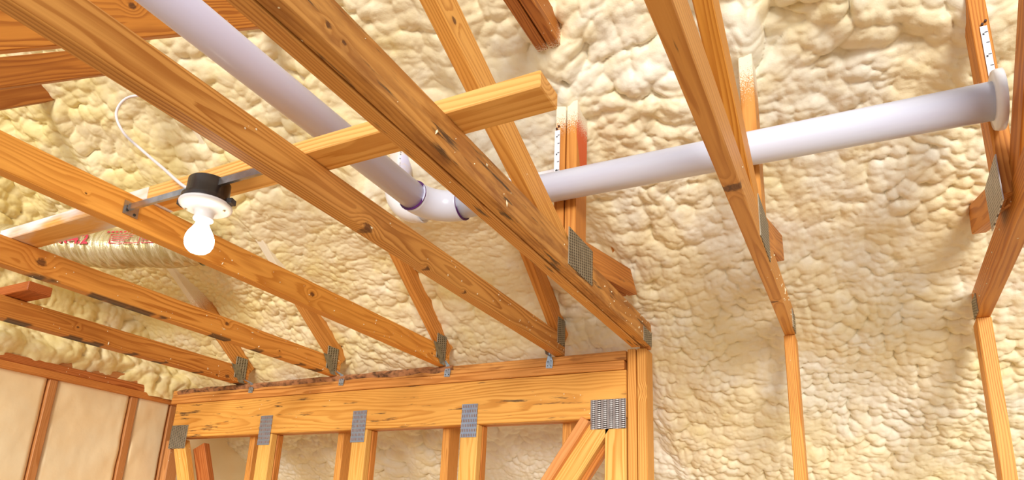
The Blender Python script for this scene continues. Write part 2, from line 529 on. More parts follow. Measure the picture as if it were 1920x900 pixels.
def rafter(t, xc, thick, mat, y_hi=0.7, y_lo=3.40, lift=0.0):
    up = W4 * 0.5 / math.cos(math.atan(SLOPE)) + lift
    a = (xc, y_lo, raft_z(y_lo) + up); b = (xc, y_hi, raft_z(y_hi) + up)
    return board('top_chord', t, a, b, W4, thick, XA, mat)

M_RAFT = wood('rafter_pine', (0.62, 0.29, 0.08), (0.38, 0.14, 0.028), over=(0.30, 0.62), freq=90)
M_RAFT_A = wood('rafter_pine_exposed', (0.66, 0.30, 0.08), (0.40, 0.14, 0.026), over=(0.55, 0.85), freq=90)

# --- D: nearest the left wall
mD = wood('chord_d', (0.60, 0.26, 0.062), (0.34, 0.105, 0.018), ring=(0.0, -0.075), freq=170, edge=1, knots=knots_for(0.4, 1, [(2.135, 1.062, .006), (3.186, 1.022, .012), (3.10, 1.012, .007)]))
tD, x = truss('leftmost orange pine truss, black smudges under its chord, nearest the framed left wall', -3.975, -3.90, 0.4, 3.37, mD)
rafter(tD, x, T2, M_RAFT)
mW3 = wood('web_d', (0.44, 0.17, 0.04), (0.24, 0.07, 0.014), freq=60)
board('web', tD, (x + .03, 0.55, 1.29), (x + .03, 1.735, 2.37), W4, T2, XA, mW3)
# --- C
mC = wood('chord_c', (0.70, 0.32, 0.075), (0.42, 0.14, 0.022), ring=(0.004, -0.08), freq=150, edge=1, knots=knots_for(0.3, 1, [(1.468, 1.062, .014), (2.443, 1.085, .008), (2.839, 1.037, .004)]))
tC, x = truss('orange pine truss with black smudged underside, directly below the shiny printed duct', -3.115, -3.06, 0.3, 3.38, mC)
rafter(tC, x, T2, M_RAFT)
board('web', tC, (x + .02, 0.42, 1.14), (x + .02, 1.60, 2.19), W4, T2, XA, wood('web_c', (0.52, 0.20, 0.04), (0.24, 0.065, 0.012), ring=(0.0, -0.06), freq=90))
# --- B
mB = wood('chord_b', (0.80, 0.38, 0.085), (0.52, 0.19, 0.03), ring=(0.02, -0.10), freq=190, knots=knots_for(0.2, 1, [(2.199, 1.06, .009), (1.14, 1.045, .003), (3.2, 1.04, .004)]))
tB, x = truss('bright orange pine truss just behind the lit bulb, holding the left end of its bar', -2.263, -2.213, 0.2, 3.39, mB)
rafter(tB, x, T2, M_RAFT_A)
board('web', tB, (x, 0.30, 0.99), (x, 1.78, 2.32), 0.135, T2, XA, wood('web_b', (0.60, 0.24, 0.045), (0.30, 0.085, 0.014), ring=(0.01, -0.07), freq=170, knots=[(0.88, 0.03, 0.019, 0.010)]))
# --- A
mA = wood('chord_a', (0.66, 0.335, 0.10), (0.36, 0.135, 0.03), ring=(0.006, -0.07), freq=135, knots=knots_for(0.1, 1, [(1.65, 1.010, .014), (2.02, 1.003, .008), (2.30, 1.005, .006)]))
tA, x = truss('broad-grained pine truss between the lit bulb and the double truss, large knot midway', -1.497, -1.446, 0.1, 3.38, mA)
rafter(tA, x, T2, M_RAFT_A)
# --- T1: two plies
mT1 = wood('chord_double', (0.62, 0.31, 0.095), (0.40, 0.165, 0.045), ring=(0.0, -0.09), freq=120, stain=0.62, brown=0.9, knots=[((0.879 - 0.1) * S, -0.012, 0.019, .006), ((0.931 - 0.1) * S, -0.016, 0.019, .005)])
mT1b = wood('chord_double_under', (0.66, 0.33, 0.10), (0.42, 0.16, 0.04), ring=(0.05, 0.0), freq=160, stain=0.68)
t1 = thing('roof_truss', U(-0.995, 3.3, 1.0), 'stained double-ply pine truss crossing the middle, ending on the corner post', 'roof truss', G)
board('bottom_chord', t1, (-1.0175, 0.1, 1.057), (-1.0175, 3.31, 1.057), W4, 0.049, XA, mT1b)
board('bottom_chord', t1, (-0.9655, 0.1, 1.061), (-0.9655, 3.33, 1.061), W4, 0.049, XA, mT1)
mV1 = wood('web_post', (0.64, 0.28, 0.07), (0.38, 0.12, 0.022), ring=(0.01, -0.02), over=(0.38, 0.54), specks=1.0)
mV1r = wood('web_post_red', (0.64, 0.28, 0.07), (0.38, 0.12, 0.022), ring=(0.01, -0.02), over=(0.38, 0.54), specks=1.0, red=(0.24, 0.30))
board('web', t1, (-1.031, 2.37, 1.10), (-1.031, 2.37, 1.98), W4, 0.046, XA, mV1)
board('web', t1, (-0.979, 2.37, 1.10), (-0.979, 2.37, 1.98), W4, 0.048, XA, mV1r)
mDg = wood('web_diagonal', (0.76, 0.40, 0.115), (0.48, 0.19, 0.04), ring=(0.0, -0.06), freq=140, knots=[(0.89, -0.012, 0.019, 0.008)])
board('web', t1, (-0.976, 0.28, 1.936), (-0.976, 2.22, 1.085), W4, T2, XA, mDg)
mSt = wood('web_stub', (0.64, 0.27, 0.065), (0.38, 0.12, 0.022), stain=0.3, freq=110)
board('web', t1, (-0.976, 2.34, 1.13), (-0.976, 3.12, 1.275), W4, 0.048, XA, mSt, cut1=-0.09)
board('web', t1, (-1.030, 2.34, 1.13), (-1.030, 3.12, 1.275), W4, 0.046, XA, PINE_DARK, cut1=-0.09)
mCl = wood('collar', (0.50, 0.19, 0.04), (0.26, 0.075, 0.014), ring=(0.04, 0.0), over=(1.30, 1.42), freq=150)
board('collar_tie', t1, (-1.031, 0.3, 2.00), (-1.031, 2.12, 2.00), W4, 0.048, XA, mCl)
board('collar_tie', t1, (-0.977, 0.3, 2.00), (-0.977, 2.12, 2.00), W4, 0.048, XA, mCl)
rafter(t1, -0.995, 0.10, M_RAFT, y_lo=3.2, lift=0.09)
# --- T2
mT2 = wood('chord_t2', (0.68, 0.335, 0.10), (0.44, 0.17, 0.04), ring=(0.06, 0.0), freq=95, stain=0.18, knots=[((1.8275 - 0.2) * S, -0.044, 0.0, 0.013), ((2.85 - 0.2) * S, -0.044, -0.01, 0.006)])
t2, x2 = truss('single pine truss right of centre, its chord crossing in front of the white pipe', -0.299, -0.249, 0.2, 3.35, mT2)
mV2 = wood('web_post_t2', (0.70, 0.34, 0.10), (0.45, 0.17, 0.035), ring=(0.02, 0.01), over=(0.36, 0.60), specks=1.0, knots=[((1.567 - 1.05) * S, 0.0, 0.0, 0.012)])
o = board('web', t2, (x2, 2.37, 1.05), (x2, 2.37, 1.98), W4, T2, XA, mV2)
mD2 = wood('web_diagonal_t2', (0.72, 0.34, 0.07), (0.44, 0.15, 0.022), ring=(0.09, 0.0), freq=230)
board('web', t2, (x2, 0.20, 1.997), (x2, 2.22, 1.14), W4, T2, XA, mD2)
board('web', t2, (x2, 2.30, 1.085), (x2, 3.02, 1.31), W4, T2, XA, mSt, cut1=0.02)
rafter(t2, x2, T2, M_RAFT, y_lo=3.1, lift=0.09)
# --- T3
mT3 = wood('chord_t3', (0.62, 0.27, 0.06), (0.36, 0.105, 0.018), ring=(0.055, 0.0), freq=100)
t3, x3 = truss('pine truss at the far right edge beside the flanged pipe end', 0.466, 0.519, 0.6, 3.37, mT3)
mV3 = wood('web_post_t3', (0.66, 0.28, 0.065), (0.40, 0.13, 0.022), over=(0.50, 0.72), specks=0.8)
board('web', t3, (0.462, 2.385, 1.08), (0.462, 2.385, 1.98), W4, T2, XA, mV3)
mD3 = wood('web_diagonal_t3', (0.62, 0.26, 0.055), (0.36, 0.11, 0.02), ring=(0.0, -0.05), freq=150)
board('web', t3, (x3 + 0.003, 0.50, 2.243), (x3 + 0.003, 2.36, 1.10), W4, T2, XA, mD3)
board('web', t3, (x3 - 0.01, 2.35, 1.115), (x3 - 0.01, 3.05, 1.325), W4, T2, XA, mSt, cut1=0.02)
rafter(t3, x3, T2, M_RAFT, y_lo=3.1, lift=0.09)

# nail plates on the trusses
gusset(t1, (-0.940, 2.21, 1.02), (0, 1, 0), (0, 0, 1), 0.255, 0.155, M_GALV_DULL)
gusset(t1, (-0.940, 3.19, 0.995), (0, 1, 0), (0, 0, 1), 0.14, 0.075, M_GALV_DULL)
gusset(t2, (-0.2475, 2.20, 1.01), (0, 1, 0), (0, 0, 1), 0.245, 0.155, M_GALV_DULL)
gusset(t2, (-0.2475, 3.22, 1.0), (0, 1, 0), (0, 0, 1), 0.12, 0.09, M_GALV_DULL)
gusset(t3, (0.4355, 2.30, 1.05), (0, 1, 0), (0, 0, 1), 0.235, 0.155, M_GALV)
gusset(t3, (0.464, 3.25, 1.0), (0, 1, 0), (0, 0, 1), 0.12, 0.08, M_GALV_DULL)
for t_, xr, ya, za in ((tA, -1.4445, 3.27, 1.055), (tB, -2.2115, 3.24, 1.03), (tC, -3.0585, 3.24, 1.03), (tD, -3.8985, 3.24, 1.03)):
    gusset(t_, (xr, ya, za), (0, 1, -0.0), (0, 0, 1), 0.10, 0.15, M_GALV_DULL)

# hurricane ties: side wing on the chord, twisted neck, tab on the plate
def tie(t, xr, yface, tabx, dull):
    m1 = M_TIE_DULL if dull else M_TIE
    xf = xr + 0.004
    pts = [(xf, 3.20, 1.12), (xf, 3.27, 1.12), (xf, 3.30, 1.05), (xf, yface + 0.0, 1.0), (xf, yface - 0.05, 1.0), (xf, 3.24, 1.06)]
    wg = prism('hurricane_tie', [U(*p) for p in pts], (1, 0, 0), 0.0015, m1, t)
    tb = [(tabx - 0.018, 0.932), (tabx + 0.020, 0.930), (tabx + 0.024, 0.965), (tabx + 0.014, 1.0), (xr + 0.012, 1.03), (xr - 0.004, 1.03), (tabx - 0.008, 1.0), (tabx - 0.018, 0.965)]
    tab = prism('tie_tab', [U(px, yface, pz) for px, pz in tb], (0, -1, 0), 0.002, M_TIE, t)
    for dx, dz in ((-0.008, 0.945), (0.012, 0.943), (-0.006, 0.968), (0.012, 0.972)):
        c = U(tabx + dx, yface, dz)
        lathe_pts = [(c.x + 0.0024 * math.cos(a), c.y - 0.0022, c.z + 0.0024 * math.sin(a)) for a in [k * math.pi / 4 for k in range(8)]]
        prism('nail', lathe_pts, (0, -1, 0), 0.0006, M_HOLE, tab)
YF = 3.338
tie(tA, -1.497 - 0.03, YF, -1.522, False)
tie(tB, -2.213, YF, -2.190, True)
tie(tC, -3.06, YF, -3.005, True)
tie(tD, -3.90, YF, -3.825, True)

# ================================================================== GIRDER, PLATES, STUDS
mPl = wood('plate_wood', (0.74, 0.34, 0.105), (0.50, 0.19, 0.05), freq=90)
mPl2 = wood('plate_bark', (0.74, 0.36, 0.115), (0.46, 0.17, 0.045), freq=90, brown=0.6)
o = board('plate_board', None, (-4.66, 3.405, 0.972), (-1.082, 3.405, 0.972), 0.05, 0.118, (0, -1, 0), mPl2)
tag(o, 'upper wall plate with bark edge, right under the truss ends', 'plate board', 'wall plates over the girder')
o = board('plate_board', None, (-4.66, 3.400, 0.920), (-1.092, 3.400, 0.920), 0.05, 0.118, (0, -1, 0), mPl)
tag(o, 'lower wall plate lying on the wide girder beam', 'plate board', 'wall plates over the girder')
# bark strip left along the upper plate
def bark():
    verts, faces = [], []
    n = 90
    for i in range(n + 1):
        xx = -4.6 + 2.45 * i / n
        z1 = 0.985 + 0.010 * (vnoise(np.array([i * .35]), np.array([0.5]), 4)[0])
        z0 = 0.957 + 0.018 * (vnoise(np.array([i * .27]), np.array([3.5]), 6)[0])
        dy = 0.010 * vnoise(np.array([i * .6]), np.array([7.5]), 8)[0]
        for (yy, zz) in ((3.345, z1 + .012), (3.336 - dy, (z0 + z1) / 2 + .006), (3.345, z0)):
            verts.append(U(xx, yy, zz))
    for i in range(n):
        for k in range(2):
            faces.append((i * 3 + k, i * 3 + k + 1, i * 3 + k + 4, i * 3 + k + 3))
    return mesh('bark_edge', verts, faces)
bo = link('bark_edge', bark(), plain('bark', (0.50, 0.22, 0.09), 0.85, var=0.21, scale=32), bpy.data.objects['plate_board'])

mGb = wood('girder_beam', (0.80, 0.42, 0.115), (0.56, 0.235, 0.05), ring=(0.02, -0.11), freq=120, stain=0.54)
mGs = wood('girder_web', (0.86, 0.50, 0.17), (0.60, 0.27, 0.06), ring=(0.0, -0.05), freq=130, knots=[(0.80, 0.01, 0.019, 0.005)])
mGside = wood('girder_ply', (0.62, 0.25, 0.06), (0.38, 0.12, 0.025), ring=(0.03, 0.0), freq=120)
gt = thing('girder_truss', U(-2.85, 3.40, -2.19), 'wide pine girder with metal plates and short posts, spanning from left wall to corner post', 'girder')
GY = 3.347
board('top_beam', gt, (-4.60, GY + T2 / 2, 0.766), (-1.082, GY + T2 / 2, 0.766), 0.254, T2, (0, -1, 0), mGb)
board('top_beam', gt, (-4.60, GY + T2 * 1.5 + .003, 0.764), (-1.078, GY + T2 * 1.5 + .003, 0.764), 0.250, T2, (0, -1, 0), mGside)
for xc in (-3.625, -2.815, -2.018, -1.142):
    board('post', gt, (xc, GY + T2 / 2, -2.19), (xc, GY + T2 / 2, 0.638), 0.116, T2, (0, -1, 0), mGs)
    board('post', gt, (xc + 0.004, GY + T2 * 1.5 + .003, -2.19), (xc + 0.004, GY + T2 * 1.5 + .003, 0.638), 0.116, T2, (0, -1, 0), mGside)
# right diagonal (two plies) with its flat backing board
dx, dz = 0.55, -1.42
_dl = math.hypot(dx, dz)
def diag(x0, z0, sgn, yc, mat, ln=2.6, w_=W4, th=T2, slope=(0.375, -0.545)):
    l = math.hypot(*slope)
    ux, uz = sgn * slope[0] / l, slope[1] / l
    return board('diagonal', gt, (x0, yc, z0), (x0 + ux * ln, yc, z0 + uz * ln), w_, th, (0, -1, 0), mat)
diag(-1.215, 0.625, -1, GY + T2 / 2, mGs)
diag(-1.200, 0.600, -1, GY + T2 * 1.5 + .003, mGside)
diag(-1.295, 0.635, -1, GY + 0.010, wood('backing_board', (0.70, 0.32, 0.13), (0.52, 0.2, 0.07)), w_=0.050, th=0.10)
diag(-4.50, 0.60, 1, GY + T2 / 2, mGs, slope=(0.22, -0.50))
diag(-4.39, 0.585, 1, GY + T2 * 2.2, PINE_RED, slope=(0.22, -0.50))
board('post', gt, (-4.615, GY + 0.05, -2.19), (-4.615, GY + 0.05, 0.62), 0.06, 0.09, (0, -1, 0), PINE_DUSTY)
for (xa, za, w_, h_, m_) in ((-3.69, 0.562, 0.110, 0.20, M_GALV_BLUE), (-2.88, 0.558, 0.108, 0.20, M_GALV_BLUE),
                             (-2.072, 0.565, 0.104, 0.193, M_GALV_BLUE), (-1.277, 0.583, 0.194, 0.156, M_GALV), (-4.60, 0.557, 0.178, 0.172, M_GALV_DULL)):
    if m_ is M_GALV_BLUE:
        gusset(gt, (xa, GY - 0.003, za + h_), (0, 0, -1), (1, 0, 0), h_, w_, m_)
    else:
        gusset(gt, (xa, GY - 0.003, za), (1, 0, 0), (0, 0, 1), w_, h_, m_)

for xc, lab in ((-3.862, 'thin wall stud behind the leftmost blue-plated girder post'), (-3.055, 'thin wall stud behind the second blue-plated girder post from the left'),
                (-2.24, 'thin wall stud behind the third blue-plated girder post, foam crumb on it'), (-1.457, 'thin wall stud left of the leaning girder brace')):
    o = board('wall_stud', None, (xc, 3.509, -2.19), (xc, 3.509, 0.893), T2, 0.118, (0, -1, 0), wood('stud_pine', (0.72, 0.34, 0.095), (0.44, 0.17, 0.04), freq=120) if xc < -3.8 else bpy.data.materials['stud_pine'])
    tag(o, lab, 'stud', 'studs behind the girder')

mPo = wood('post_pine', (0.76, 0.38, 0.11), (0.50, 0.19, 0.04), ring=(0.07, 0.0), freq=120)
mPo2 = wood('post_pine_knot', (0.78, 0.42, 0.13), (0.50, 0.20, 0.045), ring=(0.03, -0.05), freq=120, knots=[((0.768 + 2.19) * S, -0.004, 0.019, 0.009)])
o = board('corner_post', None, (-1.051, 3.40, -2.19), (-1.051, 3.40, 1.0), 0.046, 0.118, (0, -1, 0), mPo)
tag(o, 'left plain ply of the corner post under the double truss', 'post', 'corner posts')
o = board('corner_post', None, (-0.998, 3.40, -2.19), (-0.998, 3.40, 1.0), 0.050, 0.118, (0, -1, 0), mPo2)
tag(o, 'right ply of the corner post, with one dark knot near the top', 'post', 'corner posts')
o = board('heel_block', None, (-0.985, 3.375, 1.002), (-0.985, 3.375, 1.27), 0.05, 0.05, (0, -1, 0), wood('heel_pine', (0.60, 0.25, 0.07), (0.36, 0.12, 0.03), over=(0.05, 0.20)))
tag(o, 'short upright block behind the double truss heel, edged with foam', 'block')
mS2 = wood('stud_t2', (0.78, 0.38, 0.10), (0.48, 0.17, 0.035), ring=(0.015, -0.03), freq=160)
o = board('wall_stud', None, (-0.277, 3.40, -2.19), (-0.277, 3.40, 1.0), T2, 0.118, (0, -1, 0), mS2)
tag(o, 'slim bare stud standing against the foam right of the corner post', 'stud', 'studs in front of the foam slope')
mS3 = wood('stud_t3', (0.80, 0.40, 0.11), (0.46, 0.16, 0.03), ring=(0.10, -0.02), freq=140)
o = board('wall_stud', None, (0.494, 3.40, -2.19), (0.494, 3.40, 1.0), 0.054, 0.118, (0, -1, 0), mS3)
tag(o, 'bare stud at the far right under the edge truss', 'stud', 'studs in front of the foam slope')

# lateral boards lying over the chords
mLat = wood('lateral_board', (0.82, 0.46, 0.165), (0.58, 0.26, 0.07), ring=(0.03, -0.06), freq=90, knots=[(1.72, -0.02, -0.01, 0.006)])
o = board('brace_board', None, (-2.20, 1.39, 1.144), (-0.655, 1.39, 1.144), 0.112, T2, (0, 0, 1), mLat)
tag(o, 'pale two-by-four lying across the trusses, free sawn end right of the double truss', 'board', 'boards lying over the chords')
mLat2 = wood('lateral_board_white', (0.80, 0.45, 0.16), (0.58, 0.26, 0.07), ring=(0.03, -0.06), freq=90, white=0.9)
o = board('brace_board', None, (-3.16, 1.39, 1.144), (-2.204, 1.39, 1.144), 0.112, T2, (0, 0, 1), mLat2)
tag(o, 'whitened board end lying across the chords left of the bulb, above the duct print', 'board', 'boards lying over the chords')
o = board('brace_board', None, (-4.60, 1.80, 1.146), (-3.70, 1.80, 1.146), 0.118, T2, (0, 0, 1), wood('lateral_red', (0.46, 0.13, 0.035), (0.26, 0.06, 0.012)))
tag(o, 'short reddish board end resting on the leftmost truss', 'board', 'boards lying over the chords')

# ================================================================== PVC PIPES
t = NT('pvc')
_n = t.noise(t.vec('MULTIPLY', t.co(), (3, 14, 14)), 1.0, 3.0)
M_PVC = t.done(t.mix(t.map(_n, 0.4, 0.75), (0.70, 0.73, 0.86), (0.65, 0.66, 0.81)), 0.28, spec=0.5)
t = NT('pvc_foam_splashed')
_c = t.co(); _x, _y, _z = t.sep(_c)
_n = t.noise(_c, 9.0, 4.0)
_e = t.math('MULTIPLY', t.map(_x, -1.235, -1.255), t.map(_n, 0.42, 0.52))
M_PVC_Y = t.done(t.mix(t.math('MULTIPLY', _e, 0.55), (0.66, 0.65, 0.84), (0.80, 0.66, 0.40)), 0.32, spec=0.5)
M_PVC_W = plain('pvc_white', (0.84, 0.85, 0.90), 0.22, var=0.01)
M_PURPLE = plain('purple_primer', (0.10, 0.015, 0.14), 0.5)
M_INK = plain('black_ink', (0.03, 0.03, 0.04), 0.6)
R3 = 0.0445

def arc(c, a0, a1, r, ex, ey, n=12):
    c = Vector(c); ex = Vector(ex); ey = Vector(ey)
    return [c + ex * (r * math.cos(a0 + (a1 - a0) * i / n)) + ey * (r * math.sin(a0 + (a1 - a0) * i / n)) for i in range(n + 1)]

vp = thing('vent_pipe', U(-1.0, 2.2, 1.35), 'white plastic drain pipe run with elbows, hung through the trusses', 'pipe')
# level run toward the camera, elbow, short leg
xr_ = -1.602
zP = 1.383
eb = 0.115 / 0.75
run = tube('pipe_run', [U(xr_, 0.15, zP + .03), U(xr_, 1.2, zP + .01), U(xr_, 2.085, zP)], R3, M_PVC_Y, vp)
ctr = U(xr_, 2.085, zP) + Vector((eb * .75, 0, 0))
el = tube('elbow', arc(ctr, math.pi, math.pi / 2, eb * .75, (1, 0, 0), (0, 1, 0)), R3 * 1.13, M_PVC, vp)
e_end = ctr + Vector((0, eb * .75, 0))
tube('primer_ring', [U(xr_, 2.0815, zP), U(xr_, 2.085, zP)], R3 * 1.15, M_PURPLE, el)
tube('primer_ring', [e_end, e_end + Vector((0.0026, 0, 0))], R3 * 1.15, M_PURPLE, el)
# long run to the right
yR = e_end.y / S
xb, zb_ = 0.455, 1.352
fe0 = U(xb, yR, zb_)
tube('pipe_run', [e_end, (e_end + fe0) / 2, fe0], R3, M_PVC, vp)
fe = U(xb, yR, zb_)
hub = tube('coupling', [fe + Vector((-0.012, 0, 0)), fe + Vector((-0.010, 0, 0)), fe + Vector((-0.004, 0, 0)), fe + Vector((0.008, 0, 0))], R3, M_PVC_W, vp, rad=[R3 * 1.04, R3 * 1.5, R3 * 1.56, R3 * 1.56])
# sweep and riser behind
sw = 0.12
p_end = U(-1.785, 2.41, 1.515)
c2 = p_end + Vector((0, 0, sw))
tube('pipe_run', [p_end, U(-1.4, 2.41, 1.505), U(-1.075, 2.41, 1.50)], R3, M_PVC_W, vp)
tube('sweep_elbow', arc(c2, -math.pi / 2, -math.pi, sw, (1, 0, 0), (0, 0, 1)), R3 * 1.16, M_PVC_W, vp)
r0 = c2 + Vector((-sw, 0, 0))
riser = tube('riser', [r0, r0 + Vector((0, 0, 0.12)), r0 + Vector((0, 0.0, 0.55))], R3, M_PVC_Y, vp)
pr = []
vv, ff = [], []
for i in range(22):
    zc = r0.z + 0.03 + i * 0.009
    for (a, hgt) in ((-1.02, 0.006), (-0.96, 0.004)):
        if random.random() < 0.25: continue
        q = len(vv)
        for da, dzz in ((-0.018, 0), (0.018, 0), (0.018, hgt), (-0.018, hgt)):
            vv.append((r0.x + (R3 + .0006) * math.cos(a + da), r0.y + (R3 + .0006) * math.sin(a + da), zc + dzz))
        ff.append((q, q + 1, q + 2, q + 3))
link('pipe_print', mesh('pipe_print', vv, ff), M_INK, riser)

# white marker strips on the web posts
M_STRIP = plain('strip_white', (0.80, 0.80, 0.84), 0.45, var=0.01)
def strip(label, x0, x1, y, z0, z1, slant=0.0):
    t_ = thing('marker_strip', U((x0 + x1) / 2, y, z0), label, 'marker strip', 'foam depth strips')
    prism('strip', [U(x0, y, z0), U(x1, y, z0), U(x1 - slant, y, z1), U(x0 - slant, y, z1)], (0, -1, 0), 0.002, M_STRIP, t_)
    def mark(xa, xb, za, zb):
        prism('tick', [U(xa, y - .0035, za), U(xb, y - .0035, za), U(xb, y - .0035, zb), U(xa, y - .0035, zb)], (0, -1, 0), 0.0004, M_INK, t_)
    L = z1 - z0
    for f in (0.10, 0.27, 0.42, 0.58, 0.75, 0.90):
        mark(x1 - 0.010, x1 - 0.001, z0 + L * f, z0 + L * f + 0.0025)
        if f in (0.27, 0.58, 0.9): mark(x1 - 0.016, x1 - 0.011, z0 + L * f - 0.008, z0 + L * f - 0.002)
    c = U((x0 + x1) / 2, y - .0035, z0 + L * 0.27)
    prism('dot', [(c.x + .0042 * math.cos(a), c.y, c.z + .0042 * math.sin(a)) for a in [k * math.pi / 6 for k in range(12)]], (0, -1, 0), 0.0005, M_INK, t_)
    for q in (-0.004, 0.006):
        c = U(x0 + 0.012 + q, y + .0, z1 + 0.012 + q)
        prism('nail', [(c.x + .0032 * math.cos(a), c.y, c.z + .0032 * math.sin(a)) for a in [k * math.pi / 4 for k in range(8)]], (0, -1, 0), 0.004, plain('rust_nail', (0.06, 0.015, 0.01), 0.6) if 'rust_nail' not in bpy.data.materials else bpy.data.materials['rust_nail'], t_)
    return t_
strip('white marked strip on the double post above the pipe, beside orange paint', -1.054, -1.030, 2.3085, 1.42, 1.685)
strip('white marked strip above the flanged pipe end at the far right', 0.458, 0.478, 2.3235, 1.42, 1.685)

# ================================================================== LAMP
LXc, LYc = -1.822, 1.30
lamp = thing('ceiling_lamp', U(LXc, LYc, 1.06), 'glowing bare bulb in a white holder under a black junction box', 'lamp')
M_BOX = plain('black_plastic', (0.028, 0.018, 0.014), 0.38, var=0.02)
M_PORC = plain('white_lampholder', (0.86, 0.85, 0.86), 0.3, var=0.01)
zc = U(LXc, LYc, 1.0)
bx_ = lathe('junction_box', [(0.0475, 0.062), (0.049, 0.060), (0.050, 0.018), (0.058, 0.016), (0.059, 0.004), (0.059, 0.002)], zc, M_BOX, lamp)
for a in (0.35, 0.35 + math.pi):
    c = zc + Vector((0.060 * math.cos(a), 0.060 * math.sin(a), 0.006))
    link('ear', boxmesh('ear', -0.012, 0.012, -0.010, 0.010, -0.006, 0.008, 0.001), M_BOX, bx_, Matrix.Translation(c) @ Matrix.Rotation(a, 4, 'Z'))
lh = lathe('lampholder', [(0.060, 0.002), (0.0615, -0.001), (0.0605, -0.005), (0.052, -0.010), (0.030, -0.013), (0.0235, -0.018), (0.0215, -0.032), (0.0235, -0.036), (0.0235, -0.040), (0.018, -0.041)], zc, M_PORC, lamp)
for a in (0.5, 0.5 + math.pi):
    c = zc + Vector((0.046 * math.cos(a), 0.046 * math.sin(a), -0.012))
    lathe('screw', [(0.003, 0.0), (0.003, -0.0015), (0.0015, -0.0022)], c, plain('screw_brass', (0.6, 0.45, 0.25), 0.4, 0.8) if 'screw_brass' not in bpy.data.materials else bpy.data.materials['screw_brass'], lh, seg=10)
t = NT('lit_bulb')
t.b.inputs['Emission Color'].default_value = (1.0, 0.90, 0.74, 1)
t.b.inputs['Emission Strength'].default_value = 14.0
M_BULB = t.done((1, 1, 1), 0.3)
prof = [(0.0135, -0.038), (0.0140, -0.046), (0.0165, -0.054), (0.022, -0.064), (0.0285, -0.075), (0.0325, -0.086), (0.0335, -0.096), (0.0320, -0.106), (0.0275, -0.115), (0.020, -0.122), (0.010, -0.126), (0.001, -0.127)]
lathe('bulb', prof, zc, M_BULB, lamp)
M_BAR = plain('hanger_bar_steel', (0.50, 0.47, 0.44), 0.25, 0.9, 0.1, 20)
yb = 1.288
def bar(xa, xb, h, z, yy):
    pts = [(-h, -.006), (h, -.006), (h, .002), (h - .002, .002), (h - .002, -.004), (-h + .002, -.004), (-h + .002, .002), (-h, .002)]
    A, B = U(xa, yy, z), U(xb, yy, z)
    verts = [A + Vector((0, p[1], p[0])) for p in pts] + [B + Vector((0, p[1], p[0])) for p in pts]
    k = len(pts)
    faces = [(i, (i + 1) % k, (i + 1) % k + k, i + k) for i in range(k)] + [tuple(range(k)), tuple(range(2 * k - 1, k - 1, -1))]
    return link('bar', recalc(mesh('bar', verts, faces)), M_BAR, lamp)
b1 = bar(-2.205, -1.80, 0.008, 1.062, yb)
bar(-1.84, -1.499, 0.0095, 1.064, yb + .004)
cl = prism('clip', [U(-2.2115, yb - 0.02, 1.085), U(-2.2115, yb + 0.035, 1.085), U(-2.2115, yb + 0.035, 1.035), U(-2.2115, yb - 0.02, 1.035)], (1, 0, 0), 0.0015, M_BAR, lamp)
for dy, dz_ in ((-0.006, 1.052), (0.022, 1.045)):
    c = U(-2.2095, yb + dy, dz_)
    prism('nail', [(c.x, c.y + .004 * math.cos(a), c.z + .004 * math.sin(a)) for a in [k * math.pi / 5 for k in range(10)]], (1, 0, 0), 0.001, M_HOLE, cl)

def spline(pts, n=10):
    P = [Vector(p) for p in pts]
    P = [2 * P[0] - P[1]] + P + [2 * P[-1] - P[-2]]
    out = []
    for i in range(1, len(P) - 2):
        for k in range(n):
            s = k / n
            a, b, c, d = P[i - 1], P[i], P[i + 1], P[i + 2]
            out.append(0.5 * ((2 * b) + (c - a) * s + (2 * a - 5 * b + 4 * c - d) * s * s + (3 * b - a - 3 * c + d) * s ** 3))
    out.append(P[-2])
    return out
M_CABLE = plain('cable_white', (0.80, 0.74, 0.74), 0.4, var=0.02)
cab = tube('electrical_cable', spline([U(-1.88, 1.30, 1.06), U(-1.935, 1.283, 1.088), U(-2.068, 1.288, 1.186), U(-2.30, 1.335, 1.345), U(-2.50, 1.37, 1.49), U(-2.60, 1.38, 1.61), U(-2.58, 1.39, 1.68), U(-2.52, 1.42, 1.70), U(-2.62, 1.56, 1.80), U(-2.92, 1.78, 2.0), U(-3.16, 1.90, 2.13)], 10), 0.0042, M_CABLE, None, 10)
tag(cab, 'white cable looping up from the black junction box', 'cable')

# ================================================================== FLEX DUCT
dA, dB = U(-4.62, 1.93, 1.615), U(-3.40, 2.455, 1.602)
t = NT('foil_duct')
_c = t.co(); _x, _y, _z = t.sep(_c)
_w = t.noise(t.vec('MULTIPLY', _c, (55, 9, 9)), 1.0, 4.0, 0.65)
_c2 = t.mix(t.map(_w, 0.35, 0.65), (0.50, 0.38, 0.16), (0.76, 0.68, 0.44))
t.bump(_w, 0.9, 0.010)
M_FOIL = t.done(_c2, 0.30, 0.55)
M_REDINK = plain('red_print', (0.62, 0.03, 0.06), 0.5)
dt = thing('flex_duct', (dA + dB) / 2, 'shiny foil insulated duct with red print at the upper left', 'duct')
ax = (dB - dA); dL = ax.length; ax.normalize()
side_ = ax.cross(Vector((0, 0, 1))).normalized()      # toward the camera side
if side_.y > 0: side_ = -side_
upv = side_.cross(ax); upv = upv if upv.z > 0 else -upv
DR = 0.088
nu, nv = 180, 72
P = np.zeros((nu + 1, nv + 1, 3))
